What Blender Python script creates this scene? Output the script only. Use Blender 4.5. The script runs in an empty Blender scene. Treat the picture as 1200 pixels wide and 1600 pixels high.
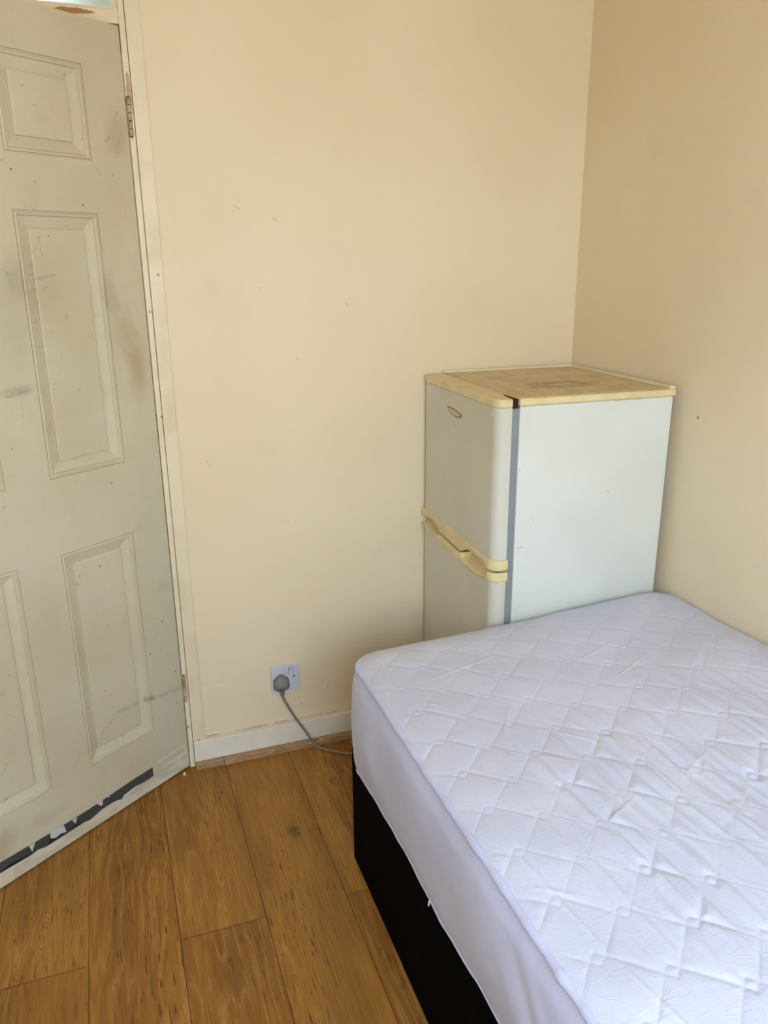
import bpy, bmesh, math, random
import numpy as np
from mathutils import Vector, Matrix
sc = bpy.context.scene
COL = sc.collection
random.seed(4)

# ------------------------------------------------------------ camera, world, lights, exposure
cam_d = bpy.data.cameras.new('camera'); cam = bpy.data.objects.new('camera', cam_d); COL.objects.link(cam)
cam.location = (-.1178, -2.1371, 1.4599); cam.rotation_euler = (1.2650, .0084, -.3413)
cam_d.sensor_fit = 'VERTICAL'; cam_d.sensor_height = 36; cam_d.lens = 1224.75 / 1600 * 36; cam_d.clip_start = .02
sc.camera = cam
sc.view_settings.view_transform = 'Standard'; sc.view_settings.look = 'None'
sc.view_settings.gamma = 1; sc.view_settings.use_curve_mapping = False
sc.view_settings.exposure = 0.12
W = bpy.data.worlds.new('world'); sc.world = W; W.use_nodes = True
W.node_tree.nodes['Background'].inputs[0].default_value = (.62, .78, 1, 1)
W.node_tree.nodes['Background'].inputs[1].default_value = 1.0
WX0, WX1, WZ0, WZ1, RY = -.62, .72, .95, 2.12, -2.95      # window opening in the rear wall
def area(name, loc, rot, sx, sy, power, col, spread=180):
    l = bpy.data.lights.new(name, 'AREA'); l.shape = 'RECTANGLE'; l.size = sx; l.size_y = sy
    l.energy = power; l.color = col; l.spread = math.radians(spread)
    o = bpy.data.objects.new(name, l); COL.objects.link(o); o.location = loc; o.rotation_euler = rot
    return o
R90 = math.pi / 2
area('window_daylight', ((WX0 + WX1) / 2, RY + .02, (WZ0 + WZ1) / 2), (R90 - .85, 0, 0), 1.2, 1.05, 54, (.42, .697, 1.0))
area('window_ground_light', ((WX0 + WX1) / 2, RY + .03, (WZ0 + WZ1) / 2), (R90 + .36, 0, 0), 1.2, 1.05, 19, (1.0, .673, .18))
area('hall_light', (-.4, .75, 2.3), (0, 0, 0), .3, .3, 10, (.95, 1.0, .97))

# ------------------------------------------------------------ node helpers
class NT:
    def __init__(s, name):
        s.m = bpy.data.materials.new(name); s.m.use_nodes = True
        s.t = s.m.node_tree; s.n = s.t.nodes; s.b = s.n['Principled BSDF']
        s.out = s.n['Material Output']
    def lk(s, a, sock):
        if isinstance(a, (int, float)): sock.default_value = a
        elif isinstance(a, (tuple, list)): sock.default_value = (tuple(a) + (1,))[:len(sock.default_value)]
        else: s.t.links.new(a, sock)
    def math(s, op, a, b=0, c=None, clamp=False):
        n = s.n.new('ShaderNodeMath'); n.operation = op; n.use_clamp = clamp
        s.lk(a, n.inputs[0]); s.lk(b, n.inputs[1])
        if c is not None: s.lk(c, n.inputs[2])
        return n.outputs[0]
    def coord(s):
        n = s.n.new('ShaderNodeTexCoord'); return n.outputs['Object']
    def sep(s, v):
        n = s.n.new('ShaderNodeSeparateXYZ'); s.lk(v, n.inputs[0]); return n.outputs
    def comb(s, x, y, z):
        n = s.n.new('ShaderNodeCombineXYZ'); s.lk(x, n.inputs[0]); s.lk(y, n.inputs[1]); s.lk(z, n.inputs[2]); return n.outputs[0]
    def vmul(s, v, k):
        n = s.n.new('ShaderNodeVectorMath'); n.operation = 'MULTIPLY'; s.lk(v, n.inputs[0]); n.inputs[1].default_value = k; return n.outputs[0]
    def noise(s, v, scale, detail=2, rough=.5, dist=0):
        n = s.n.new('ShaderNodeTexNoise'); s.lk(v, n.inputs['Vector']); n.inputs['Scale'].default_value = scale
        n.inputs['Detail'].default_value = detail; n.inputs['Roughness'].default_value = rough; n.inputs['Distortion'].default_value = dist
        return n.outputs['Fac']
    def white(s, v):
        n = s.n.new('ShaderNodeTexWhiteNoise'); n.noise_dimensions = '1D'; s.lk(v, n.inputs['W']); return n.outputs['Value']
    def rng(s, v, a, b, c=0, d=1):
        n = s.n.new('ShaderNodeMapRange'); n.interpolation_type = 'SMOOTHSTEP'; s.lk(v, n.inputs[0])
        for i, q in enumerate((a, b, c, d)): n.inputs[i + 1].default_value = q
        return n.outputs[0]
    def mix(s, f, a, b, mode='MIX'):
        n = s.n.new('ShaderNodeMix'); n.data_type = 'RGBA'; n.blend_type = mode
        s.lk(f, n.inputs[0]); s.lk(a, n.inputs[6]); s.lk(b, n.inputs[7]); return n.outputs[2]
    def bump(s, h, strength=.3, dist=.001):
        n = s.n.new('ShaderNodeBump'); s.lk(h, n.inputs['Height']); n.inputs['Strength'].default_value = strength
        n.inputs['Distance'].default_value = dist; s.t.links.new(n.outputs[0], s.b.inputs['Normal'])
    def blob(s, x, z, cx, cz, rx, rz, lo=.3, hi=1., wob=None):
        """1 inside an ellipse at (cx, cz), fading to 0 at its rim"""
        dx = s.math('MULTIPLY', s.math('SUBTRACT', x, cx), 1 / rx); dz = s.math('MULTIPLY', s.math('SUBTRACT', z, cz), 1 / rz)
        d = s.math('SQRT', s.math('ADD', s.math('MULTIPLY', dx, dx), s.math('MULTIPLY', dz, dz)))
        if wob is not None: d = s.math('ADD', d, wob)
        return s.rng(d, lo, hi, 1, 0)
    def capsule(s, x, z, a, b, r, wob=None, soft=.4):
        """1 near the segment a-b of half width r"""
        L2 = (b[0] - a[0]) ** 2 + (b[1] - a[1]) ** 2
        px = s.math('SUBTRACT', x, a[0]); pz = s.math('SUBTRACT', z, a[1])
        t = s.math('MULTIPLY', s.math('ADD', s.math('MULTIPLY', px, b[0] - a[0]), s.math('MULTIPLY', pz, b[1] - a[1])), 1 / L2, clamp=True)
        ex = s.math('SUBTRACT', px, s.math('MULTIPLY', t, b[0] - a[0])); ez = s.math('SUBTRACT', pz, s.math('MULTIPLY', t, b[1] - a[1]))
        d = s.math('SQRT', s.math('ADD', s.math('MULTIPLY', ex, ex), s.math('MULTIPLY', ez, ez)))
        if wob is not None: d = s.math('ADD', d, wob)
        return s.rng(d, r * soft, r, 1, 0)
    def fin(s, color, rough=.5, spec=.5):
        s.lk(color, s.b.inputs['Base Color']); s.lk(rough, s.b.inputs['Roughness']); s.b.inputs['Specular IOR Level'].default_value = spec
        return s.m
def lin(r, g, b):
    f = lambda c: c / 12.92 if c <= .04045 else ((c + .055) / 1.055) ** 2.4
    return (f(r / 255), f(g / 255), f(b / 255))
def plain(name, c, rough=.5, spec=.5, bump=None, var=.04):
    t = NT(name); co = t.coord(); n = t.noise(co, 14, 3)
    dark = tuple(q * (1 - var * 2) for q in c)
    if bump: t.bump(t.noise(co, bump[0], 2), bump[1], bump[2])
    return t.fin(t.mix(t.rng(n, .3, .7), dark, c), rough, spec)

# ------------------------------------------------------------ materials
def wall_mat(name, back):
    t = NT(name); co = t.coord(); x, y, z = t.sep(co)
    n1 = t.noise(co, 1.7, 2); n2 = t.noise(co, 9, 4)
    c = t.mix(t.rng(n1, .35, .65), lin(229, 213, 183), lin(233, 218, 190))
    c = t.mix(t.math('MULTIPLY', t.rng(n2, .58, .8), .25), c, lin(218, 203, 176))
    h = t.math('ADD', t.noise(co, 120, 2), t.math('MULTIPLY', t.noise(co, 6, 2), 4))
    if back:
        wob = t.math('MULTIPLY', t.math('SUBTRACT', t.noise(co, 90, 2), .5), .004)
        for (a, b, r, k) in [((.235, 1.606), (.252, 1.598), .0018, .28), ((.338, 1.578), (.344, 1.572), .003, .3),
                             ((.385, 1.217), (.388, 1.213), .003, .3), ((.293, 1.405), (.296, 1.402), .003, .3), ((.44, .19), (.442, .189), .0022, .8),
                             ((.352, .145), (.354, .144), .002, .8), ((.33, .75), (.345, .748), .002, .25), ((.12, .95), (.13, .93), .002, .2), ((.53, 1.36), (.535, 1.35), .002, .3)]:
            c = t.mix(t.math('MULTIPLY', t.capsule(x, z, a, b, r, wob), k), c, lin(120, 100, 80))
        for (a, b, r, k) in [((.056, .262), (.13, .256), .0025, .8), ((.058, .262), (.062, .10), .0014, .6), ((.062, .10), (.14, .104), .002, .6), ((.30, .305), (.33, .307), .002, .5)]:
            m = t.capsule(x, z, a, b, r, wob); h = t.math('ADD', h, t.math('MULTIPLY', m, 5))
            c = t.mix(t.math('MULTIPLY', m, k), c, lin(240, 232, 212))
        # flaked paint line just above the skirting board
        fl = t.math('MULTIPLY', t.math('MULTIPLY', t.rng(z, .089, .091), t.rng(z, .0955, .098, 1, 0)), t.rng(t.noise(t.vmul(co, (1, 1, 6)), 26, 3), .42, .55))
        c = t.mix(t.math('MULTIPLY', fl, .65), c, lin(170, 140, 110))
    else:
        for (a, b) in [((-.579, 1.092), (-.581, 1.089)), ((-1.1, 1.5), (-1.104, 1.496))]:
            c = t.mix(t.capsule(y, z, a, b, .0035), c, lin(110, 90, 75))
    t.bump(h, .22, .0006)
    return t.fin(c, .62, .3)
M_back = wall_mat('cream_wall_paint', True); M_side = wall_mat('cream_side_wall_paint', False)
M_ceil = plain('ceiling_cream', lin(224, 198, 150), .8)
M_hall = plain('hall_paint', lin(190, 195, 190), .8)

def floor_mat():
    t = NT('oak_laminate'); co = t.coord(); x, y, z = t.sep(co)
    u = t.math('MULTIPLY', t.math('ADD', x, .487), 1 / .1965); ci = t.math('FLOOR', u); fu = t.math('SUBTRACT', u, ci)
    odd = t.math('MODULO', t.math('ADD', ci, 40), 2)
    v = t.math('MULTIPLY', t.math('ADD', t.math('ADD', y, .655), t.math('MULTIPLY', odd, .645)), 1 / 1.29); ri = t.math('FLOOR', v); fv = t.math('SUBTRACT', v, ri)
    pid = t.math('ADD', t.math('MULTIPLY', ci, 7.31), t.math('MULTIPLY', ri, 3.17))
    rnd = t.white(pid); rnd2 = t.white(t.math('ADD', pid, 91.7))
    xs = t.math('ADD', x, t.math('MULTIPLY', rnd, 13)); ys = t.math('ADD', y, t.math('MULTIPLY', rnd2, 17))
    gv = t.comb(xs, t.math('MULTIPLY', ys, .115), pid)
    # the knot drags the rings round itself
    kn = t.blob(x, y, .231, -.394, .05, .13, 0, 1); kc = t.blob(x, y, .231, -.39, .022, .036, .2, 1.1, t.math('MULTIPLY', t.math('SUBTRACT', t.noise(co, 60, 3), .5), 1.1))
    kn2 = t.blob(x, y, -.385, -.53, .04, .08, 0, 1)
    field = t.math('ADD', t.noise(gv, 7.5, 3, .5, .25), t.math('ADD', t.math('MULTIPLY', kn, .12), t.math('MULTIPLY', kn2, .22)))
    ringf = t.math('SINE', t.math('ADD', t.math('MULTIPLY', field, 105), t.math('MULTIPLY', t.noise(t.vmul(co, (1, .35, 1)), 120, 3, .7), 2.6)))
    ring = t.rng(ringf, -.2, 1)
    amp = t.rng(t.noise(gv, 5, 1), .38, .62, .15, 1)
    tone = t.noise(gv, 12, 2)
    fib = t.noise(t.comb(xs, t.math('MULTIPLY', ys, .03), pid), 330, 3, .6)
    por = t.noise(t.comb(xs, t.math('MULTIPLY', ys, .07), pid), 260, 1, .5)
    pormask = t.noise(gv, 9, 2)
    base = t.mix(rnd, lin(168, 116, 44), lin(184, 134, 62))
    base = t.mix(t.rng(tone, .35, .65), t.mix(.5, base, lin(118, 74, 30)), base)
    c = t.mix(t.math('MULTIPLY', t.math('MULTIPLY', ring, amp), .30), base, lin(108, 64, 24))
    c = t.mix(t.math('MULTIPLY', t.math('MULTIPLY', t.rng(ringf, -1, -.7, 1, 0), amp), .28), c, lin(200, 152, 94))
    c = t.mix(t.math('MULTIPLY', t.rng(fib, .40, .64), .42), c, lin(112, 70, 30))
    c = t.mix(t.math('MULTIPLY', t.math('MULTIPLY', t.rng(por, .62, .70), t.rng(pormask, .38, .58)), .75), c, lin(72, 40, 16))
    c = t.mix(t.math('MULTIPLY', kc, .85), c, lin(84, 68, 38))
    c = t.mix(t.math('MULTIPLY', kn, .25), c, lin(120, 90, 48))
    # short dark flecks in the plank beside the bed
    for (a, b, r) in [((.326, -.83), (.317, -.845), .004), ((.335, -.80), (.352, -.802), .003), ((.335, -.94), (.35, -.925), .003)]:
        c = t.mix(t.math('MULTIPLY', t.capsule(x, y, a, b, r, t.math('MULTIPLY', t.math('SUBTRACT', t.noise(co, 200, 2), .5), .004)), .45), c, lin(96, 56, 28))
    ex = t.math('MULTIPLY', t.math('MINIMUM', fu, t.math('SUBTRACT', 1, fu)), .1965)
    ey = t.math('MULTIPLY', t.math('MINIMUM', fv, t.math('SUBTRACT', 1, fv)), 1.29)
    e = t.math('MINIMUM', ex, ey); seam = t.rng(e, .0006, .0016, 1, 0)
    c = t.mix(t.math('MULTIPLY', seam, .8), c, lin(70, 36, 12))
    h = t.math('SUBTRACT', t.math('MULTIPLY', fib, .3), t.math('MULTIPLY', seam, 2))
    t.bump(h, .35, .0006)
    return t.fin(c, t.math('ADD', .36, t.math('MULTIPLY', fib, .2)), .4)
M_floor = floor_mat()

def door_mat():
    t = NT('grubby_door_paint'); co = t.coord(); x, y, z = t.sep(co)
    n1 = t.noise(co, 3.2, 3); n2 = t.noise(co, 16, 4, .6); n3 = t.noise(co, 70, 3, .7)
    wob = t.math('MULTIPLY', t.math('SUBTRACT', n2, .5), 1.6)
    wl = t.math('MULTIPLY', t.math('SUBTRACT', n3, .5), .006)
    c = t.mix(t.rng(n1, .35, .65), lin(199, 190, 163), lin(207, 199, 175))
    c = t.mix(t.math('MULTIPLY', t.rng(n2, .55, .75), .3), c, lin(186, 172, 134))
    c = t.mix(t.math('MULTIPLY', t.rng(t.noise(co, 5, 2, .5, 1), .52, .64), .2), c, lin(206, 184, 152))
    # cooler tone low on the hinge side, fading upward and across
    c = t.mix(t.math('MULTIPLY', t.math('MULTIPLY', t.rng(x, .03, .17, 1, 0), t.rng(z, .7, 1.1, 1, 0)), .5), c, lin(196, 198, 178))
    marks = [(.045, 1.215, .028, .085, .55, (160, 128, 88)), (.07, 1.31, .03, .06, .4, (158, 136, 100)), (.10, 1.385, .022, .05, .4, (150, 132, 102)),
             (.335, 1.43, .03, .06, .35, (140, 130, 108)), (.37, 1.36, .05, .12, .25, (150, 138, 112)), (.375, 1.19, .04, .012, .5, (130, 120, 100)),
             (.26, 1.40, .05, .07, .22, (150, 138, 110)), (.59, .115, .05, .035, .5, (140, 118, 96)), (.47, .115, .06, .02, .25, (150, 132, 106)),
             (.38, .64, .05, .09, .3, (168, 164, 140)), (.04, 1.745, .03, .05, .4, (150, 136, 104)), (.06, 1.6, .03, .1, .3, (196, 170, 132)), (.03, .60, .03, .02, .3, (150, 145, 130))]
    for (a, b, rx, rz, k, q) in marks:
        c = t.mix(t.math('MULTIPLY', t.blob(x, z, a, b, rx * 1.35, rz * 1.35, .1, 1.1, wob), k * .8), c, lin(*q))
    strokes = [((.11, .285), (.015, .27), .008, .5), ((.215, .293), (.11, .286), .009, .35), ((.275, .255), (.215, .292), .005, .3), ((.125, .287), (.112, .284), .012, .6),
               ((.286, 1.43), (.24, 1.437), .004, .5), ((.305, 1.455), (.285, 1.46), .003, .5), ((.30, 1.44), (.29, 1.438), .003, .4), ((.306, 1.405), (.255, 1.412), .003, .45),
               ((.275, 1.50), (.262, 1.525), .003, .5), ((.285, 1.485), (.27, 1.51), .003, .5), ((.265, 1.48), (.268, 1.53), .0025, .45),
               ((.305, 1.335), (.295, 1.34), .003, .5), ((.29, 1.283), (.302, 1.28), .003, .6), ((.365, 1.205), (.37, 1.13), .002, .35), ((.345, 1.19), (.40, 1.18), .003, .5),
               ((.34, 1.44), (.40, 1.46), .002, .35), ((.07, 1.733), (.055, 1.745), .003, .6), ((.035, 1.79), (.028, 1.80), .003, .6), ((.045, 1.70), (.03, 1.745), .002, .4),
               ((.24, 1.785), (.228, 1.787), .0025, .6), ((.335, 1.668), (.32, 1.675), .003, .35), ((.10, 1.67), (.095, 1.66), .004, .5)]
    for (a, b, r, k) in strokes:
        c = t.mix(t.math('MULTIPLY', t.math('MULTIPLY', t.capsule(x, z, a, b, r * 1.5, wl, .05), t.rng(n3, .38, .62)), k * .8), c, lin(104, 94, 76))
    for (a, b) in [(.315, 1.653), (.217, .72), (.05, .50), (.02, .33), (.10, .42), (.16, .93), (.15, 1.59), (.33, 1.72)]:
        c = t.mix(t.blob(x, z, a, b, .0035, .0035, .2, 1), c, lin(70, 58, 48))
    spk = t.rng(t.noise(co, 55, 1), .74, .78); c = t.mix(t.math('MULTIPLY', spk, .4), c, lin(120, 108, 86))
    # pale filler smears along the foot of the door
    f = t.math('MULTIPLY', t.rng(z, .05, .058, 1, 0), t.rng(t.noise(t.vmul(co, (1, 1, 3)), 14, 3), .4, .55))
    c = t.mix(t.math('MULTIPLY', f, .6), c, lin(226, 218, 198))
    for (a, b) in [((.12, .075), (.015, .078)), ((.09, .052), (.02, .055)), ((.015, .078), (.012, .052))]:
        c = t.mix(t.math('MULTIPLY', t.capsule(x, z, a, b, .005, wl, .2), .7), c, lin(222, 216, 198))
    t.bump(t.math('ADD', t.noise(co, 90, 2), t.math('MULTIPLY', n2, 2)), .15, .0006)
    return t.fin(c, .42, .45)
M_door = door_mat()

def trim_mat():
    t = NT('chipped_frame_paint'); co = t.coord(); x, y, z = t.sep(co)
    n = t.noise(co, 40, 3, .6); w = t.math('MULTIPLY', t.math('SUBTRACT', n, .5), 1.2)
    c = t.mix(t.rng(t.noise(co, 8, 3), .4, .7), lin(228, 216, 188), lin(218, 204, 174))
    # bare timber where the paint has come away: over the door and round the top hinge
    c = t.mix(t.blob(x, z, -.095, 2.010, .052, .0075, .75, .85, t.math('MULTIPLY', w, .8)), c, lin(166, 118, 62))
    c = t.mix(t.math('MULTIPLY', t.blob(x, z, .007, 1.84, .0055, .065, .7, .9, w), .85), c, lin(170, 138, 110))
    c = t.mix(t.math('MULTIPLY', t.blob(x, z, .006, 1.79, .004, .05, .7, .9, w), .8), c, lin(140, 104, 80))
    for (a, b) in [(.012, 1.08), (.006, .26), (.004, .14), (.008, 1.35), (.036, 1.44), (-.16, 2.01), (.031, .0915)]:
        c = t.mix(t.blob(x, z, a, b, .004, .004, .3, 1), c, lin(110, 88, 66))
    t.bump(t.noise(t.vmul(co, (1, 1, .3)), 80, 2), .25, .0006)
    return t.fin(c, .45, .4)
M_trim = trim_mat()
M_skirt = plain('skirting_paint', lin(232, 226, 212), .45, .4, (60, .2, .0006))
def bead_mat():
    t = NT('limed_oak_bead'); co = t.coord(); x, y, z = t.sep(co)
    n = t.noise(t.comb(t.math('MULTIPLY', x, .08), y, z), 420, 4, .6); m = t.noise(t.comb(t.math('MULTIPLY', x, .15), y, z), 60, 2)
    c = t.mix(t.rng(n, .35, .65), lin(128, 94, 62), lin(188, 158, 120)); c = t.mix(t.rng(m, .5, .7), c, lin(176, 132, 90))
    t.bump(n, .4, .0008); return t.fin(c, .6, .3)
M_bead = bead_mat()
M_dark = plain('dark_gap', lin(40, 22, 16), .9)
M_hinge = plain('paint_covered_rusty_hinge', lin(205, 180, 150), .5, .5, (120, .6, .001), .35)
M_tape = plain('dark_grey_adhesive_strip', lin(70, 74, 74), .55, .4)
M_tapew = plain('white_strip_backing', lin(205, 208, 208), .5)

def fridge_white(name, front):
    t = NT(name); co = t.coord(); x, y, z = t.sep(co)
    c = t.mix(t.rng(t.noise(co, 4, 2), .35, .65), lin(214, 217, 210) if not front else lin(203, 201, 188), lin(219, 222, 216) if not front else lin(208, 207, 196))
    wl = t.math('MULTIPLY', t.math('SUBTRACT', t.noise(co, 160, 2), .5), .002)
    if not front:
        for (a, b, r, k) in [((-.425, .775), (-.405, .777), .0014, .6), ((-.38, .84), (-.383, .86), .0012, .3), ((-.17, .9), (-.172, .902), .003, .3), ((-.425, .98), (-.424, .976), .002, .4)]:
            c = t.mix(t.math('MULTIPLY', t.capsule(x, z, a, b, r, wl), k), c, lin(120, 122, 122))
        r = t.math('MULTIPLY', t.blob(x, z, 0, .70, .006, .04, .5, 1, t.math('MULTIPLY', t.math('SUBTRACT', t.noise(co, 50, 3), .5), 1)), .8)
        c = t.mix(r, c, lin(214, 196, 140))
        r = t.math('MULTIPLY', t.rng(z, 1.132, 1.135), t.rng(t.noise(co, 60, 3), .45, .62)); c = t.mix(t.math('MULTIPLY', r, .6), c, lin(196, 170, 120))
    else:
        c = t.mix(t.math('MULTIPLY', t.rng(t.noise(co, 60, 2), .73, .77), .4), c, lin(140, 135, 120))
    t.bump(t.noise(co, 260, 1), .04, .0004)
    return t.fin(c, .34, .5)
M_fside = fridge_white('fridge_side_enamel', False); M_ffront = fridge_white('fridge_door_enamel', True)
M_cream = plain('yellowed_cream_plastic', lin(226, 210, 162), .38, .5, None, .06)
def lid_mat():
    t = NT('stained_fridge_top'); co = t.coord(); x, y, z = t.sep(co)
    n = t.noise(co, 30, 4, .65); n2 = t.noise(t.vmul(co, (2.4, .8, 1)), 13, 3, .6)
    c = t.mix(t.rng(n2, .35, .7), lin(214, 198, 160), lin(196, 176, 136))
    w = t.math('MULTIPLY', t.math('SUBTRACT', n, .5), 1.5)
    ring = t.math('MULTIPLY', t.blob(x, y, -.235, -.335, .115, .07, .62, .95, w), t.blob(x, y, -.225, -.34, .075, .035, .5, .9, w))
    body = t.math('SUBTRACT', t.blob(x, y, -.235, -.335, .125, .075, .5, 1.0, w), t.math('MULTIPLY', t.blob(x, y, -.225, -.34, .06, .03, .5, 1., w), .8), clamp=True)
    c = t.mix(t.math('MULTIPLY', body, t.rng(n, .35, .6, .2, .7)), c, lin(134, 96, 56))
    c = t.mix(t.math('MULTIPLY', t.blob(x, y, -.33, -.37, .015, .012, .3, 1, w), .6), c, lin(96, 68, 44))
    c = t.mix(t.math('MULTIPLY', t.blob(x, y, -.34, -.16, .05, .03, .2, 1, w), .4), c, lin(150, 112, 70))
    c = t.mix(t.math('MULTIPLY', t.rng(n, .6, .72), .35), c, lin(160, 120, 76))
    return t.fin(c, .45, .4)
M_lid = lid_mat()
M_gasket = plain('grey_door_seal', lin(134, 142, 146), .6)
M_chrome = plain('dull_metal', lin(150, 148, 140), .35); M_chrome.node_tree.nodes['Principled BSDF'].inputs['Metallic'].default_value = .7
M_badge = plain('pale_badge', lin(196, 188, 160), .3)
M_badge_rim = plain('badge_rim', lin(110, 98, 78), .4)
M_sock = plain('socket_white', lin(208, 212, 228), .3, .5)
M_print = plain('worn_print', lin(120, 118, 135), .5)
M_black = plain('black_plastic', lin(18, 18, 22), .4)
M_grey = plain('grey_plug_plastic', lin(118, 122, 116), .5, .4, (300, .1, .0004))
M_cord = plain('grey_cord', lin(128, 126, 114), .45)

def sheet_mat(name, side):
    t = NT(name); co = t.coord(); x, y, z = t.sep(co)
    c = t.mix(t.rng(t.noise(co, 6, 2), .35, .65), lin(200, 205, 230) if not side else lin(196, 200, 236), lin(208, 213, 238) if not side else lin(202, 207, 242))
    if side:
        h = t.math('ADD', t.math('MULTIPLY', t.noise(t.vmul(co, (1, 1, .3)), 40, 3, .6), .8), t.math('MULTIPLY', t.noise(co, 700, 1), .05))
        t.bump(h, .35, .003)
    else:
        a = t.noise(t.vmul(co, (1, .45, 1)), 55, 3, .6, .8); b = t.noise(t.vmul(co, (.5, 1, 1)), 32, 3, .55, 1.2)
        crease = t.math('ABSOLUTE', t.math('SUBTRACT', b, .5))
        h = t.math('ADD', t.math('MULTIPLY', a, .5), t.math('MULTIPLY', t.rng(crease, 0, .03, 1, 0), .22))
        t.bump(h, .38, .0028)
    t.b.inputs['Sheen Weight'].default_value = .15
    return t.fin(c, .62, .3)
M_sheet = sheet_mat('white_quilted_cotton', False); M_sheet_side = sheet_mat('white_stretch_skirt', True)
M_divan = plain('black_divan_fabric', lin(4, 4, 5), .9, .05, (900, .4, .0005), .1)
M_thread = plain('white_thread', lin(235, 235, 235), .6)
def glass_mat(name, col, rough):
    t = NT(name); t.b.inputs['Transmission Weight'].default_value = 1; t.b.inputs['IOR'].default_value = 1.45
    return t.fin(col, rough)
M_glass = glass_mat('clear_glass', (1, 1, 1), 0.0); M_frost = glass_mat('frosted_glass', lin(225, 236, 228), .55)

# ------------------------------------------------------------ object helpers
def obj(name, me, mat=None, parent=None, kind=None, smooth=False, bevel=0, seg=2):
    if isinstance(me, bmesh.types.BMesh):
        bmesh.ops.recalc_face_normals(me, faces=me.faces[:])
        m = bpy.data.meshes.new(name); me.to_mesh(m); me.free(); me = m
    o = bpy.data.objects.new(name, me); COL.objects.link(o)
    if mat: me.materials.append(mat)
    if parent: o.parent = parent
    if kind: o['kind'] = kind
    if smooth or bevel:
        for p in me.polygons: p.use_smooth = True
    if bevel:
        b = o.modifiers.new('bevel', 'BEVEL'); b.width = bevel; b.segments = seg; b.limit_method = 'ANGLE'; b.angle_limit = math.radians(40)
        w = o.modifiers.new('weighted', 'WEIGHTED_NORMAL'); w.keep_sharp = True
    return o
def bx(bm, x0, x1, y0, y1, z0, z1):
    vs = [bm.verts.new((x, y, z)) for z in (z0, z1) for (x, y) in ((x0, y0), (x1, y0), (x1, y1), (x0, y1))]
    for f in ((3, 2, 1, 0), (4, 5, 6, 7), (0, 1, 5, 4), (1, 2, 6, 5), (2, 3, 7, 6), (3, 0, 4, 7)): bm.faces.new([vs[i] for i in f])
def box(*a):
    bm = bmesh.new(); bx(bm, *a); return bm
def prism(outline, z0, z1):
    bm = bmesh.new(); n = len(outline)
    a = [bm.verts.new((p[0], p[1], z0)) for p in outline]; b = [bm.verts.new((p[0], p[1], z1)) for p in outline]
    for i in range(n): bm.faces.new((a[i], a[(i + 1) % n], b[(i + 1) % n], b[i]))
    bm.faces.new(a[::-1]); bm.faces.new(b); return bm
def empty(name, loc=(0, 0, 0), rz=0, label=None, cat=None, kind=None):
    o = bpy.data.objects.new(name, None); COL.objects.link(o); o.location = loc; o.rotation_euler = (0, 0, rz); o.empty_display_size = .1
    if label: o['label'] = label
    if cat: o['category'] = cat
    if kind: o['kind'] = kind
    return o
def tag(o, label, cat): o['label'] = label; o['category'] = cat; return o
def tube(pts, r, seg=10, cap=True):
    """smooth tube through points (Catmull-Rom)"""
    P = [Vector(p) for p in pts]; out = []
    for i in range(len(P) - 1):
        p0 = P[max(i - 1, 0)]; p1 = P[i]; p2 = P[i + 1]; p3 = P[min(i + 2, len(P) - 1)]
        for k in range(8):
            t = k / 8
            out.append(.5 * ((2 * p1) + (p2 - p0) * t + (2 * p0 - 5 * p1 + 4 * p2 - p3) * t * t + (3 * p1 - p0 - 3 * p2 + p3) * t ** 3))
    out.append(P[-1]); bm = bmesh.new(); rings = []
    for i, p in enumerate(out):
        d = (out[min(i + 1, len(out) - 1)] - out[max(i - 1, 0)]).normalized()
        u = d.cross(Vector((0, 0, 1)))
        if u.length < .05: u = d.cross(Vector((1, 0, 0)))
        u.normalize(); w = d.cross(u)
        rings.append([bm.verts.new(p + (u * math.cos(a) + w * math.sin(a)) * r) for a in [2 * math.pi * k / seg for k in range(seg)]])
    for a, b in zip(rings, rings[1:]):
        for k in range(seg): bm.faces.new((a[k], a[(k + 1) % seg], b[(k + 1) % seg], b[k]))
    if cap: bm.faces.new(rings[0][::-1]); bm.faces.new(rings[-1])
    return bm
def cyl(bm, c, axis, r, h, seg=16, r2=None):
    m = Matrix.Translation(c) @ Vector((0, 0, 1)).rotation_difference(Vector(axis)).to_matrix().to_4x4()
    bmesh.ops.create_cone(bm, cap_ends=True, segments=seg, radius1=r, radius2=r if r2 is None else r2, depth=h, matrix=m)

# ------------------------------------------------------------ the room shell
XR, XL, ZC = 1.2598, -.98, 2.42
bm = bmesh.new(); bx(bm, XL - .1, XR + .1, RY - .1, 0, -.05, 0); bx(bm, XL - .1, XR + .1, 0, 1.4, -.05, 0)
obj('floor', bm, M_floor, kind='structure')
obj('ceiling', box(XL - .1, XR + .1, RY - .1, 1.4, ZC, ZC + .08), M_ceil, kind='structure')
bm = bmesh.new(); bx(bm, .0489, XR + .1, 0, .1, 0, ZC); bx(bm, XL - .1, -.83, 0, .1, 0, ZC)
obj('wall_back', bm, M_back, kind='structure')
obj('wall_right', box(XR, XR + .1, RY - .1, 0, 0, ZC), M_side, kind='structure')
obj('wall_left', box(XL - .1, XL, RY - .1, 0, 0, ZC), M_side, kind='structure')
bm = bmesh.new()
bx(bm, XL, WX0, RY - .1, RY, 0, ZC); bx(bm, WX1, XR, RY - .1, RY, 0, ZC); bx(bm, WX0, WX1, RY - .1, RY, 0, WZ0); bx(bm, WX0, WX1, RY - .1, RY, WZ1, ZC)
obj('wall_front', bm, M_side, kind='structure')
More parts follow.
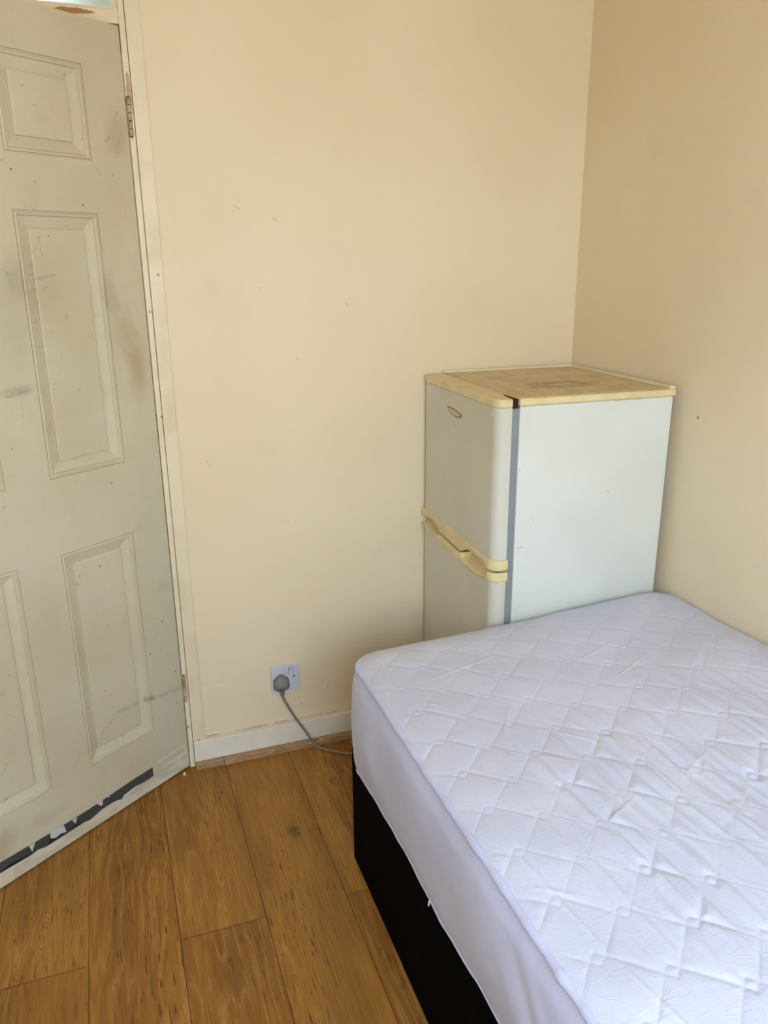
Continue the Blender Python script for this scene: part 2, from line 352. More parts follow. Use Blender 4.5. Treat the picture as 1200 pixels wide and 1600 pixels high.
# hallway beyond the door
bm = bmesh.new(); bx(bm, XL - .1, XR + .1, 1.3, 1.4, 0, ZC); bx(bm, XL - .1, XL, .1, 1.3, 0, ZC); bx(bm, XR, XR + .1, .1, 1.3, 0, ZC)
obj('wall_hall', bm, M_hall, kind='structure')
# window behind the camera
wr = empty('window_1', ((WX0 + WX1) / 2, RY - .05, WZ0), kind='structure')
def wbox(name, x0, x1, z0, z1, y0, y1, mat): # local to the window empty
    cx = (WX0 + WX1) / 2; return obj(name, box(x0 - cx, x1 - cx, y0, y1, z0 - WZ0, z1 - WZ0), mat, wr)
bm = bmesh.new(); cx = (WX0 + WX1) / 2; hw = (WX1 - WX0) / 2; hh = WZ1 - WZ0
for a in ((-hw, hw, 0, .05), (-hw, hw, hh - .05, hh), (-hw, -hw + .05, .05, hh - .05), (hw - .05, hw, .05, hh - .05), (-.02, .02, .05, hh - .05)):
    bx(bm, a[0], a[1], -.045, -.005, a[2], a[3])
obj('window_frame', bm, M_trim, wr)
obj('window_pane', box(-hw + .05, hw - .05, -.03, -.026, .05, hh - .05), M_glass, wr)
obj('window_sill', box(-hw, hw, -.0, .09, -.03, 0), M_trim, wr)

# door frame, transom light and strip beside it
fr = empty('trim_1', (0, 0, 0), kind='structure')
bm = bmesh.new(); bx(bm, 0, .0135, -.004, .1, 0, 2.36); bx(bm, -.014, 0, .042, .1, 0, 1.99)
bx(bm, -.778, -.765, -.004, .1, 0, 2.36); bx(bm, -.765, -.751, .042, .1, 0, 1.99)
obj('door_jamb', bm, M_trim, fr, bevel=.0012)
bm = bmesh.new(); bx(bm, -.765, 0, -.004, .1, 1.991, 2.020); bx(bm, -.765, 0, .042, .1, 1.976, 1.991); bx(bm, -.765, 0, -.004, .1, 2.31, 2.36)
obj('frame_head', bm, M_trim, fr, bevel=.0012)
bm = bmesh.new()
for a in ((-.765, 0, 2.020, 2.026), (-.765, 0, 2.303, 2.31), (-.765, -.757, 2.026, 2.303), (-.0085, 0, 2.026, 2.303)): bx(bm, a[0], a[1], .004, .03, a[2], a[3])
obj('glazing_bead', bm, M_trim, fr)
obj('transom_pane', box(-.757, -.0085, .014, .018, 2.026, 2.303), M_frost, fr)
bm = bmesh.new(); bx(bm, .0145, .0489, -.008, .1, 0, ZC); bx(bm, -.83, -.779, -.008, .1, 0, ZC); bx(bm, -.779, .0145, 0, .1, 2.36, ZC)
obj('trim_2', bm, M_trim, kind='structure', bevel=.0015)
obj('baseboard_back', box(.0146, .735, -.018, -.0002, .0231, .0897), M_skirt, kind='structure', bevel=.002)
bm = bmesh.new()
o1 = [(-.030, 0), (-.0005, 0), (-.0005, .0229), (-.017, .0229), (-.0275, .019), (-.030, .012)]
def bead(x0, x1):
    bm = bmesh.new(); a = [bm.verts.new((x0, p[0], p[1])) for p in o1]; b = [bm.verts.new((x1, p[0], p[1])) for p in o1]; n = len(o1)
    for i in range(n): bm.faces.new((a[i], a[(i + 1) % n], b[(i + 1) % n], b[i]))
    bm.faces.new(a[::-1]); bm.faces.new(b); return bm
bm.free()
obj('trim_3', bead(.0155, .0985), M_bead, kind='structure', bevel=.0008)
obj('trim_4', bead(.0995, .735), M_bead, kind='structure', bevel=.0008)

# ------------------------------------------------------------ the door
DANG = math.atan2(-.577, -.817)
door = empty('door_1', (0, 0, .006), DANG, kind='structure')
D0 = .006                                # leaf coordinates are measured from the floor
xc = [.003, .112, .326, .436, .65, .762]; zc = [.006, .187, .793, .981, 1.580, 1.692, 1.892, 1.987]
bm = bmesh.new()
V = {}
def vv(x, y, z):
    k = (round(x, 5), round(y, 5), round(z, 5))
    if k not in V: V[k] = bm.verts.new((x, y, z - D0))
    return V[k]
for i in range(5):
    for j in range(7):
        if i in (1, 3) and j in (1, 3, 5): continue
        bm.faces.new((vv(xc[i], 0, zc[j]), vv(xc[i + 1], 0, zc[j]), vv(xc[i + 1], 0, zc[j + 1]), vv(xc[i], 0, zc[j + 1])))
T = -.035
bm.faces.new([vv(a, T, b) for a, b in ((xc[0], zc[0]), (xc[-1], zc[0]), (xc[-1], zc[-1]), (xc[0], zc[-1]))])
for i in range(5):
    for zz in (zc[0], zc[-1]):
        bm.faces.new((vv(xc[i], 0, zz), vv(xc[i + 1], 0, zz), vv(xc[i + 1], T, zz), vv(xc[i], T, zz)))
for j in range(7):
    for xx in (xc[0], xc[-1]):
        bm.faces.new((vv(xx, 0, zc[j]), vv(xx, 0, zc[j + 1]), vv(xx, T, zc[j + 1]), vv(xx, T, zc[j])))
obj('door_leaf', bm, M_door, door)
prof = [(0, 0), (.001, -.005), (.0035, -.0055), (.005, -.002), (.008, -.001), (.0105, -.0022), (.0125, -.0075), (.015, -.008), (.0335, -.0150), (.0365, -.0158), (.0375, -.0100), (.041, -.0088)]
for i in (1, 3):
    for j in (1, 3, 5):
        x0, x1, z0, z1 = xc[i], xc[i + 1], zc[j] - D0, zc[j + 1] - D0
        bm = bmesh.new(); rings = []
        for (t, d) in prof:
            rings.append([bm.verts.new(p) for p in ((x0 + t, d, z0 + t), (x1 - t, d, z0 + t), (x1 - t, d, z1 - t), (x0 + t, d, z1 - t))])
        for a, b in zip(rings, rings[1:]):
            for k in range(4): bm.faces.new((a[k], a[(k + 1) % 4], b[(k + 1) % 4], b[k]))
        bm.faces.new(rings[-1])
        me = bpy.data.meshes.new('door_panel'); bm.normal_update()
        if bm.faces[-1:][0].normal.y < 0: bmesh.ops.reverse_faces(bm, faces=bm.faces[:])
        bm.to_mesh(me); bm.free()
        obj('door_panel', me, M_door, door)
# torn dark strip along the foot, with scraps of its white backing
def sheet(pts, y0, y1):
    bm = bmesh.new(); n = len(pts)
    a = [bm.verts.new((p[0], y0, p[1] - D0)) for p in pts]; b = [bm.verts.new((p[0], y1, p[1] - D0)) for p in pts]
    for i in range(n): bm.faces.new((a[i], a[(i + 1) % n], b[(i + 1) % n], b[i]))
    bm.faces.new(a[::-1]); bm.faces.new(b); bmesh.ops.triangulate(bm, faces=[f for f in bm.faces if len(f.verts) > 4]); return bm
st = obj('draught_strip', sheet([(.136, .077), (.20, .0765), (.305, .072), (.345, .068), (.35, .0705), (.43, .0705), (.50, .073), (.60, .077), (.68, .077), (.68, .055),
      (.64, .050), (.60, .052), (.575, .058), (.55, .048), (.525, .044), (.50, .047), (.479, .041), (.465, .056), (.44, .054), (.419, .046), (.40, .052), (.382, .051), (.365, .041), (.35, .037), (.335, .045), (.31, .046), (.28, .046), (.262, .044), (.247, .038), (.238, .047), (.20, .051), (.17, .047), (.135, .048)], .0002, .0009), M_tape, door)
for pts in ([(.463, .073), (.424, .0705), (.420, .047), (.436, .052), (.45, .049), (.464, .056)], [(.522, .0735), (.505, .073), (.516, .052)], [(.400, .071), (.385, .069), (.392, .054)],
            [(.325, .0735), (.305, .073), (.306, .060), (.312, .058)], [(.29, .0735), (.282, .0735), (.285, .068)]):
    obj('strip_backing', sheet(pts, .0009, .0014), M_tapew, st)
# hinges
for z0, z1 in ((1.755, 1.841), (.228, .314)):
    h = obj('hinge_leaf', box(-.0005, .0035, -.0005, .0008, z0 - D0, z1 - D0), M_hinge, door)
    L = (z1 - z0) / 5
    for k in range(5):
        bm = bmesh.new(); cyl(bm, (-.0015, .0058, z0 - D0 + L * (k + .5)), (0, 0, 1), .0052 - (.0004 if k % 2 else 0), L * .9, 14)
        obj('hinge_knuckle', bm, M_hinge, h, bevel=.0008)
    bm = bmesh.new(); cyl(bm, (-.0015, .0058, (z0 + z1) / 2 - D0), (0, 0, 1), .0032, z1 - z0 + .003, 12); obj('hinge_pin', bm, M_dark, h)
bm = bmesh.new(); cyl(bm, (.70, .004, 1.0), (0, 1, 0), .026, .008, 24); cyl(bm, (.70, .02, 1.0), (0, 1, 0), .009, .035, 16); bx(bm, .59, .71, .032, .044, .991, 1.009)
obj('door_handle', bm, M_chrome, door, bevel=.002)
bm = bmesh.new()
for p, s in (((.0, 0, 0), 1),):
    pts = [(-.012, -.004, 0), (.006, -.008, 0), (.010, .0, 0), (-.004, .005, 0)]
    a = [bm.verts.new(q) for q in pts]; b = [bm.verts.new((q[0] * .6, q[1] * .6, .006 + .002 * i)) for i, q in enumerate(pts)]
    for i in range(4): bm.faces.new((a[i], a[(i + 1) % 4], b[(i + 1) % 4], b[i]))
    bm.faces.new(a[::-1]); bm.faces.new(b)
fl = obj('plaster_flake', bm, M_trim); fl.location = (-.022, -.035, 0); fl.rotation_euler = (0, 0, .7); fl.scale = (.6, .6, .7)
tag(fl, 'tiny pale flake of plaster on the floor under the hinge corner of the door', 'debris')

# ------------------------------------------------------------ socket
sk = empty('wall_socket', (.3045, -.001, .248), 0, 'white single wall socket with a rocker switch above the skirting board', 'socket')
def rrect(w, h, r, n=5):
    o = []
    for (cx_, cz_, a0) in ((w / 2 - r, h / 2 - r, 0), (-w / 2 + r, h / 2 - r, 90), (-w / 2 + r, -h / 2 + r, 180), (w / 2 - r, -h / 2 + r, 270)):
        for k in range(n + 1):
            a = math.radians(a0 + 90 * k / n); o.append((cx_ + r * math.cos(a), cz_ + r * math.sin(a)))
    return o
def yprism(pts, y0, y1, cx_=0, cz_=0):
    bm = bmesh.new(); n = len(pts)
    a = [bm.verts.new((p[0] + cx_, y0, p[1] + cz_)) for p in pts]; b = [bm.verts.new((p[0] + cx_, y1, p[1] + cz_)) for p in pts]
    for i in range(n): bm.faces.new((a[i], a[(i + 1) % n], b[(i + 1) % n], b[i]))
    bm.faces.new(a[::-1]); bm.faces.new(b); return bm
obj('face_plate', yprism(rrect(.087, .0885, .003), -.0085, 0), M_sock, sk, bevel=.0015)
sw = obj('switch', yprism(rrect(.012, .022, .001), -.0125, -.0083, .0185, .024), M_sock, sk, bevel=.001)
obj('switch_surround', yprism(rrect(.015, .025, .001), -.0087, -.0084, .0185, .024), M_print, sk)
obj('switch_mark', yprism(rrect(.006, .003, .0005), -.0128, -.0125, .017, .032), M_print, sk)
bm = bmesh.new(); cyl(bm, (.0275, -.0087, .004), (0, 1, 0), .0028, .001, 14); obj('indicator_hole', bm, M_black, sk)
for s in (-1, 1):
    bm = bmesh.new(); cyl(bm, (s * .0375, -.0087, -.0195 if s < 0 else 0.02), (0, 1, 0), .0022, .0008, 12)
    if s < 0: obj('screw', bm, M_chrome, sk)
    else: bm.free()
# plug and its cord
pg = empty('power_cord', (.290, -.0098, .238), 0, 'grey moulded plug in the wall socket with its grey cord trailing behind the bed', 'plug')
base_o = [(-.0245, -.014), (-.016, -.023), (.016, -.023), (.0245, -.016), (.0245, .009), (.021, .015), (.005, .0275), (-.005, .0275), (-.021, .015), (-.0245, .009)]
mid_o = [(p[0] * 1.0, p[1] * 1.0) for p in base_o]
lv = [(0, .97), (-.004, 1), (-.013, 1), (-.0165, .93)]
bm = bmesh.new(); rings = []
for y, k in lv: rings.append([bm.verts.new((p[0] * k, y, p[1] * k)) for p in base_o])
rings.append([bm.verts.new((p[0] * .62, -.0275, p[1] * .25 - .004)) for p in base_o])
rings.append([bm.verts.new((p[0] * .5, -.0285, p[1] * .15 - .004)) for p in base_o])
for a, b in zip(rings, rings[1:]):
    n = len(a)
    for k in range(n): bm.faces.new((a[k], a[(k + 1) % n], b[(k + 1) % n], b[k]))
bm.faces.new(rings[0][::-1]); bm.faces.new(rings[-1])
obj('plug_body', bm, M_grey, pg, bevel=.0007)
bm = bmesh.new(); cyl(bm, (.001, -.0125, -.030), (0, 0, -1), .0085, .018, 16, .006)
obj('strain_relief', bm, M_grey, pg, bevel=.001)
px, py, pz = pg.location
cpts = [(.291, -.0223, .208), (.2915, -.0225, .195), (.300, -.024, .172), (.3165, -.026, .135), (.332, -.028, .105), (.347, -.030, .078), (.362, -.034, .052), (.377, -.040, .022), (.395, -.050, .006), (.43, -.081, .0042), (.475, -.110, .0042), (.54, -.13, .0042), (.63, -.16, .0042), (.70, -.2, .0042), (.80, -.22, .0042)]
obj('cord', tube([(a - px, b - py, c - pz) for a, b, c in cpts], .0037), M_cord, pg, smooth=True)

# ------------------------------------------------------------ fridge freezer
fd = empty('fridge_freezer', (1.250, -.019, 0), math.radians(-1.8), 'small white fridge freezer with yellowed cream top and handles in the corner', 'fridge')
FW = .495; FA = .489
obj('cabinet', box(-.430, 0, -FW, 0, .03, 1.136), M_fside, fd, bevel=.003)
obj('back_grille', box(-.40, -.02, -FW + .05, -.05, .02, .03), M_dark, fd)
def plan(a0, a1, b0, b1, r):            # plan outline with two rounded front corners; a grows to the front
    o = [(-a0, -b0)]
    for k in range(9):
        t = math.radians(90 * k / 8); o.append((-(a1 - r + r * math.sin(t)), -(b0 + r - r * math.cos(t))))
    for k in range(9):
        t = math.radians(90 * k / 8); o.append((-(a1 - r + r * math.cos(t)), -(b1 - r + r * math.sin(t))))
    o.append((-a0, -b1)); return o
obj('door_seal', box(-.449, -.4295, -FW + .004, -.004, .05, 1.130), M_gasket, fd)
obj('freezer_door', prism(plan(.4495, FA, 0, FW, .024), .7475, 1.1335), M_ffront, fd, smooth=True, bevel=.002)
obj('fridge_door', prism(plan(.4495, FA, 0, FW, .024), .06, .6905), M_ffront, fd, smooth=True, bevel=.002)
obj('door_core', prism(plan(.448, FA - .034, .006, FW - .006, .01), .690, .748), M_dark, fd)
cpl = plan(.4355, FA + .0035, 0, FW + .0025, .026)
cpl = cpl[:-1] + [(-.450, -(FW + .0025)), (-.447, -(FW - .03)), (-.442, -(FW - .06)), (-.4355, -(FW - .085))]
cap = obj('door_cap', prism(cpl, 1.1335, 1.1545), M_cream, fd, smooth=True, bevel=.0035)
lid = obj('worktop', box(-.434, .004, -FW - .006, 0, 1.1365, 1.155), M_cream, fd, bevel=.004)
obj('top_surface', box(-.431, -.016, -FW + .006, -.012, 1.155, 1.1566), M_lid, lid, bevel=.0008)
bm = bmesh.new(); bx(bm, -.431, .004, -.0115, 0, 1.1545, 1.162); bx(bm, -.0115, .004, -FW, -.0116, 1.1545, 1.162)
obj('rear_lip', bm, plain('pale_lip_plastic', lin(234, 224, 190), .4), lid, bevel=.002)
obj('seam_gap', box(-.4475, -.4342, -FW + .004, -FW + .09, 1.13, 1.1530), M_dark, fd)
# wrapped trims: strip along the plan outline with top and bottom edges that vary
r = .024; path = []
nf = 110
for k in range(nf + 1): path.append((FA, (FW - r) * k / nf, (1, 0)))
for k in range(1, 11):
    t = math.radians(9 * k); path.append((FA - r + r * math.cos(t), FW - r + r * math.sin(t), (math.cos(t), math.sin(t))))
path.append((.448, FW, (0, 1)))
def itp(b, tab):
    return float(np.interp(b, [q[0] for q in tab], [q[1] for q in tab]))
ub = [(0, .721), (.05, .728), (.085, .732), (.108, .731), (.125, .724), (.146, .713), (.22, .710), (.296, .7075), (.312, .714), (.336, .7265), (.36, .731), (.452, .7315), (.462, .727), (.468, .7205), (.6, .7205)]
lb = [(0, .697), (.03, .694), (.11, .680), (.2, .6755), (.32, .6745), (.4, .678), (.475, .6895), (.6, .6905)]
rim = [(0, .700), (.07, .695), (.134, .698), (.145, .707), (.147, .7085), (.22, .705), (.2975, .702), (.312, .6905), (.352, .6865), (.415, .6885), (.456, .696), (.464, .703), (.468, .7155), (.6, .7155)]
def loft(cols, mat, name):
    bm = bmesh.new(); R = []
    for c in cols: R.append([bm.verts.new(p) for p in c])
    for a, b in zip(R, R[1:]):
        for k in range(len(a) - 1): bm.faces.new((a[k], b[k], b[k + 1], a[k + 1]))
    for e in (R[0], R[-1]):
        bm.faces.new(e)
    for a, b in zip(R, R[1:]): bm.faces.new((a[-1], b[-1], b[0], a[0]))
    return obj(name, bm, mat, fd, smooth=False)
def outp(p, off, z): return (-(p[0] + p[2][0] * off), -(p[1] + p[2][1] * off), z)
cols = []
for p in path:
    b = p[1] if p[2] == (1, 0) else .48
    zb = itp(b, ub); zt = .7485
    cols.append([outp(p, -.03, zb), outp(p, .002, zb), outp(p, .0045, zb + .003), outp(p, .0048, (zb + zt) / 2), outp(p, .0035, zt - .002), outp(p, .001, zt), outp(p, -.01, zt)])
t1 = loft(cols, M_cream, 'freezer_handle_trim')
cols = []
for p in path:
    b = p[1] if p[2] == (1, 0) else .48
    zb = itp(b, lb); zr = itp(b, rim)
    s = 0
    if b < .146: s = min(1, max(0, (.146 - b) / .02))
    if .298 < b < .467: s = min(1, (b - .298) / .03) * min(1, (.467 - b) / .008)
    top = itp(b, ub) - .005
    zt = max(zr, zr + (top - zr) * (1 if s > 0 else 0)) if s > 0 else zr
    c = [outp(p, -.004, zb - .001), outp(p, .001, zb), outp(p, .0042, zb + .003), outp(p, .0052, zr - (zr - zb) * .25), outp(p, .0035, zr)]
    for k in range(1, 9):
        f = k / 8; dip = -.026 * s * math.sin(f * math.pi * .62) ** .7
        c.append(outp(p, .0035 + dip, zr + (zt - zr) * f))
    c.append(outp(p, -.03, zt + .0002))
    cols.append(c)
t2 = loft(cols, M_cream, 'fridge_handle_trim')
for o in (t1, t2):
    for f in o.data.polygons: f.use_smooth = True
    o.data.set_sharp_from_angle(angle=math.radians(38))
# emblem: pale leaf-shaped badge with darker rim
def leaf_o(w, h):
    return [(-w / 2, .35 * h)] + [(-w / 2 + w * k / 12, (.42 * h - .15 * h * (k / 12)) * (1 - (k / 12) ** 3) + .05 * h) for k in range(1, 12)] + [(w / 2, -.05 * h)] + \
           [(w / 2 - w * k / 12, -.5 * h * math.sin(math.pi * min(1, (k / 12) * .8 + .12)) ** .8 + .0 * h + .25 * h * (k / 12) ** 2) for k in range(1, 12)]
def badge(name, w, h, x, mat, par):
    bm = bmesh.new(); o = leaf_o(w, h); n = len(o)
    a = [bm.verts.new((-FA + .0005, -.236 - p[0], 1.081 + p[1])) for p in o]; b = [bm.verts.new((x, -.236 - p[0], 1.081 + p[1])) for p in o]
    for i in range(n): bm.faces.new((a[i], a[(i + 1) % n], b[(i + 1) % n], b[i]))
    bm.faces.new(a[::-1]); bm.faces.new(b); return obj(name, bm, mat, par)
bd = badge('badge', .098, .023, -FA - .0016, M_badge_rim, fd)
badge('badge_face', .086, .017, -FA - .0022, M_badge, bd)
bm = bmesh.new(); cyl(bm, (-FA - .0005, -.466, 1.117), (1, 0, 0), .0055, .003, 16); obj('screw_cap', bm, M_cream, fd, bevel=.0006)
bm = bmesh.new(); bx(bm, -.475, -.437, -FW + .001, -FW + .03, .7165, .7195); cyl(bm, (-.462, -FW + .012, .7175), (0, 0, 1), .004, .03, 12)
obj('door_hinge', bm, M_chrome, fd)
for a in (-.40, -.04):
    for b in (-.04, -.455):
        bm = bmesh.new(); cyl(bm, (a, b, .015), (0, 0, 1), .016, .03, 14); obj('foot', bm, M_black, fd)

# ------------------------------------------------------------ divan and mattress
BX0, BX1, BY0, BY1 = .354, 1.250, -.532, -2.43
def rounded_plan(x0, x1, y0, y1, r_):
    return [(x0 + (x1 - x0) / 2 + p[0], (y0 + y1) / 2 + p[1]) for p in rrect(x1 - x0, y1 - y0, r_, 8)]
dv = obj('divan_base', prism(rounded_plan(BX0, BX1, BY1, BY0, .014), 0.0, .333), M_divan, bevel=.005)
tag(dv, 'black fabric divan base on the oak floor under the white mattress', 'bed base')
mt = empty('mattress', (.80, -1.48, .335), 0, 'single mattress in a white diamond quilted protector on the black divan base', 'mattress')
ox, oy, oz = mt.location
MX0, MX1, MY0, MY1 = .352, 1.254, -.5235, -2.43
def sm(a, b, v):
    t = np.clip((v - a) / (b - a), 0, 1); return t * t * (3 - 2 * t)
def vnoise(x, y, seed):                    # smooth lattice noise, -1..1
    rs = np.random.RandomState(seed); g = rs.rand(64, 64) * 2 - 1
    xi = np.floor(x).astype(int); yi = np.floor(y).astype(int); fx = x - xi; fy = y - yi
    fx = fx * fx * (3 - 2 * fx); fy = fy * fy * (3 - 2 * fy)
    a = g[xi % 64, yi % 64]; b = g[(xi + 1) % 64, yi % 64]; c = g[xi % 64, (yi + 1) % 64]; d = g[(xi + 1) % 64, (yi + 1) % 64]
    return (a * (1 - fx) + b * fx) * (1 - fy) + (c * (1 - fx) + d * fx) * fy
CR = .072                                  # plan corner radius
def edge_z(x, y):                          # height of the top seam
    return .570 + .035 * sm(.5, 1.25, x) + .012 * sm(-.7, -1.0, y) * sm(.8, 1.2, x) + .004 * vnoise(x * 7 + 3, y * 7, 5)
xs = np.linspace(MX0 + .006, MX1 - .004, 360)
ys = np.concatenate([np.linspace(MY0 - .006, -1.75, 500), np.linspace(-1.76, MY1, 40)])
X, Y = np.meshgrid(xs, ys, indexing='ij')
# pull the two far corners round
for (sx, cxn) in ((-1, MX0 + .006 + CR), (1, MX1 - .004 - CR)):
    cyn = MY0 - .006 - CR
    mx = (X - cxn) * sx > 0; my = Y > cyn; m = mx & my
    dx = np.abs(X - cxn); dy = Y - cyn; mxd = np.maximum(dx, dy); L = np.hypot(dx, dy) + 1e-9; k = np.where(m, mxd / L, 1)
    X = np.where(m, cxn + (X - cxn) * k, X); Y = np.where(m, cyn + dy * k, Y)
def edge_dist(X, Y):
    a = np.minimum(X - MX0 - .006, MX1 - .004 - X); b = MY0 - .006 - Y
    d = np.minimum(a, b)
    for (sx, cxn) in ((-1, MX0 + .006 + CR), (1, MX1 - .004 - CR)):
        m = ((X - cxn) * sx > 0) & (Y > MY0 - .006 - CR); d = np.where(m, CR - np.hypot(X - cxn, Y - (MY0 - .006 - CR)), d)
    return np.maximum(d, 0)
ed = edge_dist(X, Y)
Z = edge_z(X, Y) + .004 + .024 * (1 - np.exp(-ed / .045)) + .003 * vnoise(X * 4, Y * 4, 8)
# stitching: two families of short diagonal seams that cross in little squares
P_ = (X - Y) / 2 ** .5; Q_ = (X + Y) / 2 ** .5
P_ = P_ + .0022 * vnoise(X * 11, Y * 11, 31); Q_ = Q_ + .0022 * vnoise(X * 11 + 9, Y * 11, 32)
p0, q0 = 1.3032, -.4052; A, B, S = .0906, .0163, .00815
det = A * A - B * B
I0 = ((P_ - p0) * A - (Q_ - q0) * B) / det; J0 = ((Q_ - q0) * A - (P_ - p0) * B) / det
dmin = np.full(X.shape, 1.)
for di in (-1, 0, 1):
    for dj in (-1, 0, 1, 2):
        i = np.floor(I0) + di; j = np.floor(J0) + dj
        pc = p0 + A * i + B * j; qc = q0 + B * i + A * j
        dp = np.maximum(np.maximum(pc - S - P_, P_ - (pc + A + S)), 0); d1 = np.hypot(dp, Q_ - (qc + S))
        dq = np.maximum(np.maximum(qc - A - S - Q_, Q_ - (qc + S)), 0); d2 = np.hypot(dq, P_ - (pc - S))
        dmin = np.minimum(dmin, np.minimum(d1, d2))
seamfade = sm(.0, .03, ed)
puff = .0013 * (1 - np.exp(-dmin / .012)); groove = -.0011 * np.exp(-(dmin / .0016) ** 2)
Z += (puff + groove) * (.35 + .65 * seamfade)
# tension folds running down the bed, strongest near its middle
wx = X + .010 * vnoise(X * 6, Y * 5, 11) + .012 * (Y + 1.3) * 1.2
env = 1.15 * sm(-.90, -1.22, Y) * sm(.44, .56, X) * (.35 + .65 * np.clip(vnoise(X * 9, Y * 7, 12) * 1.2 + .6, 0, 1))
fold = vnoise(wx * 62, Y * 4.2, 13) * .7 + vnoise(wx * 105, Y * 6, 14) * .45
Z += .0062 * env * fold * np.minimum(1, dmin / .010)
Z += .0007 * vnoise(X * 34, Y * 26, 15) * np.minimum(1, dmin / .008) * (1 - .4 * env)
# sharp packing creases
for (a, b, h) in [((.395, -1.20), (.43, -1.50), .002), ((.43, -1.50), (.47, -1.70), .002), ((.60, -.88), (.52, -.99), .0016), ((.52, -1.03), (.60, -1.10), .0018), ((.47, -.74), (.66, -.70), .0014),
                  ((.62, -1.00), (.69, -1.09), .0018), ((.66, -.98), (.70, -1.08), .0015), ((.80, -.80), (.93, -.76), .0016), ((.83, -.90), (.99, -.83), .0015), ((.42, -.80), (.47, -.86), .0015),
                  ((1.0, -.94), (1.10, -.86), .0016), ((.97, -.98), (1.02, -1.10), .0015), ((.74, -1.22), (.85, -1.17), .0013), ((.55, -1.27), (.66, -1.22), .0014), ((.39, -1.33), (.44, -1.37), .0016), ((.55, -.66), (.63, -.62), .0012)]:
    a = np.array(a); b = np.array(b); v_ = b - a; t = np.clip(((X - a[0]) * v_[0] + (Y - a[1]) * v_[1]) / (v_ @ v_), 0, 1)
    d = np.hypot(X - a[0] - t * v_[0], Y - a[1] - t * v_[1]); Z += h * np.exp(-(d / .0028) ** 2) * np.sin(np.pi * np.clip(t, .02, .98)) ** .5
def grid_mesh(name, X, Y, Z, mat, parent, flip=False):
    ni, nj = X.shape; me = bpy.data.meshes.new(name)
    co = np.stack([X - ox, Y - oy, Z - oz], -1).reshape(-1, 3)
    idx = np.arange(ni * nj).reshape(ni, nj)
    q = np.stack([idx[:-1, :-1], idx[:-1, 1:], idx[1:, 1:], idx[1:, :-1]], -1).reshape(-1, 4)
    if flip: q = q[:, ::-1]
    me.vertices.add(len(co)); me.vertices.foreach_set('co', co.ravel())
    me.loops.add(q.size); me.loops.foreach_set('vertex_index', q.ravel())
    me.polygons.add(len(q)); me.polygons.foreach_set('loop_start', np.arange(0, q.size, 4)); me.polygons.foreach_set('loop_total', np.full(len(q), 4))
    me.update(); me.validate()
    return obj(name, me, mat, parent, smooth=True)
grid_mesh('quilted_top', X, Y, Z, M_sheet, mt, flip=True)
# perimeter path: near-left corner up the left side, across the far end, down the right side
per = []
def addp(x, y, nx, ny): per.append((x, y, nx, ny))
ny_ = 300
for k in range(ny_): addp(MX0, MY1 + (MY0 - CR - MY1) * k / ny_, -1, 0)
for k in range(16):
    t = math.pi / 2 * k / 16; addp(MX0 + CR - CR * math.cos(t), MY0 - CR + CR * math.sin(t), -math.cos(t), math.sin(t))
for k in range(120): addp(MX0 + CR + (MX1 - MX0 - 2 * CR) * k / 120, MY0, 0, 1)
for k in range(16):
    t = math.pi / 2 * k / 16; addp(MX1 - CR + CR * math.sin(t), MY0 - CR + CR * math.cos(t), math.sin(t), math.cos(t))
for k in range(121): addp(MX1, MY0 - CR + (MY1 - MY0 + CR) * k / 120, 1, 0)
for k in range(1, 60): addp(MX1 + (MX0 - MX1) * k / 60, MY1, 0, -1)
per.append(per[0])
per = np.array(per); PX, PY, NX, NY = per.T
arc = np.concatenate([[0], np.cumsum(np.hypot(np.diff(PX), np.diff(PY)))])
hemtab_y = [-2.5, -1.5, -1.33, -1.25, -1.1, -.915, -.68, -.54]; hemtab_z = [.33, .333, .332, .330, .314, .322, .306, .286]
hem = np.where(NX < 0, np.interp(PY, hemtab_y, hemtab_z), .283) + .0012 * np.sin(arc * 60)
topz = edge_z(PX, PY)
pocket = .004 * vnoise(arc * 14, arc * 0, 21)                   # puckered seam
nv = 26; rows_x, rows_y, rows_z = [], [], []
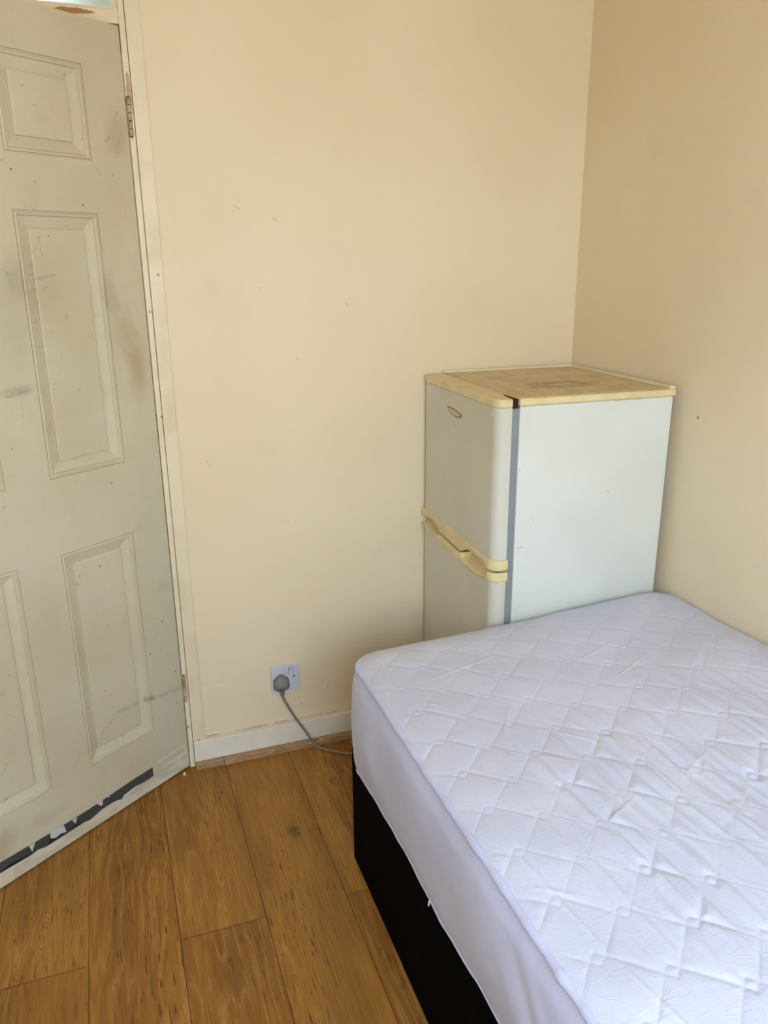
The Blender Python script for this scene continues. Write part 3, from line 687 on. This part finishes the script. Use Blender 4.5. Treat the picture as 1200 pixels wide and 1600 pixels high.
right = np.clip(NX, 0, 1)
for k in range(nv + 1):
    f = k / nv
    z = hem + (topz - .004 - hem) * f
    bul = .014 * np.sin(math.pi * f) ** .8 + .004 * vnoise(arc * 7, np.full_like(arc, f * 2.5), 22) * math.sin(math.pi * f)
    bul = bul + .0022 * vnoise(arc * 26 - f * 7, np.full_like(arc, f * 1.6), 23) * math.sin(math.pi * f) * sm(-1.2, -1.45, PY) * (NX < 0)
    ins = .006 * sm(.86, 1, np.array(f)) + .002 * (1 - sm(0, .1, np.array(f)))
    off = (bul - ins) * (1 - right * .75) * (1 - .85 * np.clip(NY, 0, 1))
    rows_x.append(PX + NX * off); rows_y.append(PY + NY * off); rows_z.append(z)
grid_mesh('side_skirt', np.array(rows_x), np.array(rows_y), np.array(rows_z), M_sheet_side, mt, flip=True)
# rolled seam around the top and the hem cord below
def ring(name, r_, inset, dz, zarr, wob, mat):
    n = 10; gx, gy, gz = [], [], []
    for k in range(n + 1):
        a = 2 * math.pi * k / n; rr = r_ * (1 + wob) * (1 - .45 * np.clip(NY, 0, 1) * (name == 'piping'))
        o = (math.cos(a) * rr - inset) * (1 - right * .3); gx.append(PX + NX * o); gy.append(PY + NY * o); gz.append(zarr + dz + math.sin(a) * rr)
    return grid_mesh(name, np.array(gx), np.array(gy), np.array(gz), mat, mt)
ring('piping', .0075, .0085, .0, topz, .22 * vnoise(arc * 28, arc * 0, 24) + .12 * vnoise(arc * 90, arc * 0, 25), M_sheet_side)
ring('hem', .0022, .001, 0, hem, .2 * vnoise(arc * 120, arc * 0, 26), M_sheet_side)
obj('mattress_core', box(MX0 + .02 - ox, MX1 - .02 - ox, MY1 + .01 - oy, MY0 - .03 - oy, .0005, .54 - oz), M_sheet_side, mt)
bm = tube([(MX0 - .002 - ox, -1.045 - oy, .318 - oz), (MX0 - .004 - ox, -1.048 - oy, .312 - oz), (MX0 - .003 - ox, -1.043 - oy, .305 - oz)], .0014, 6)
obj('loose_thread', bm, M_thread, mt)
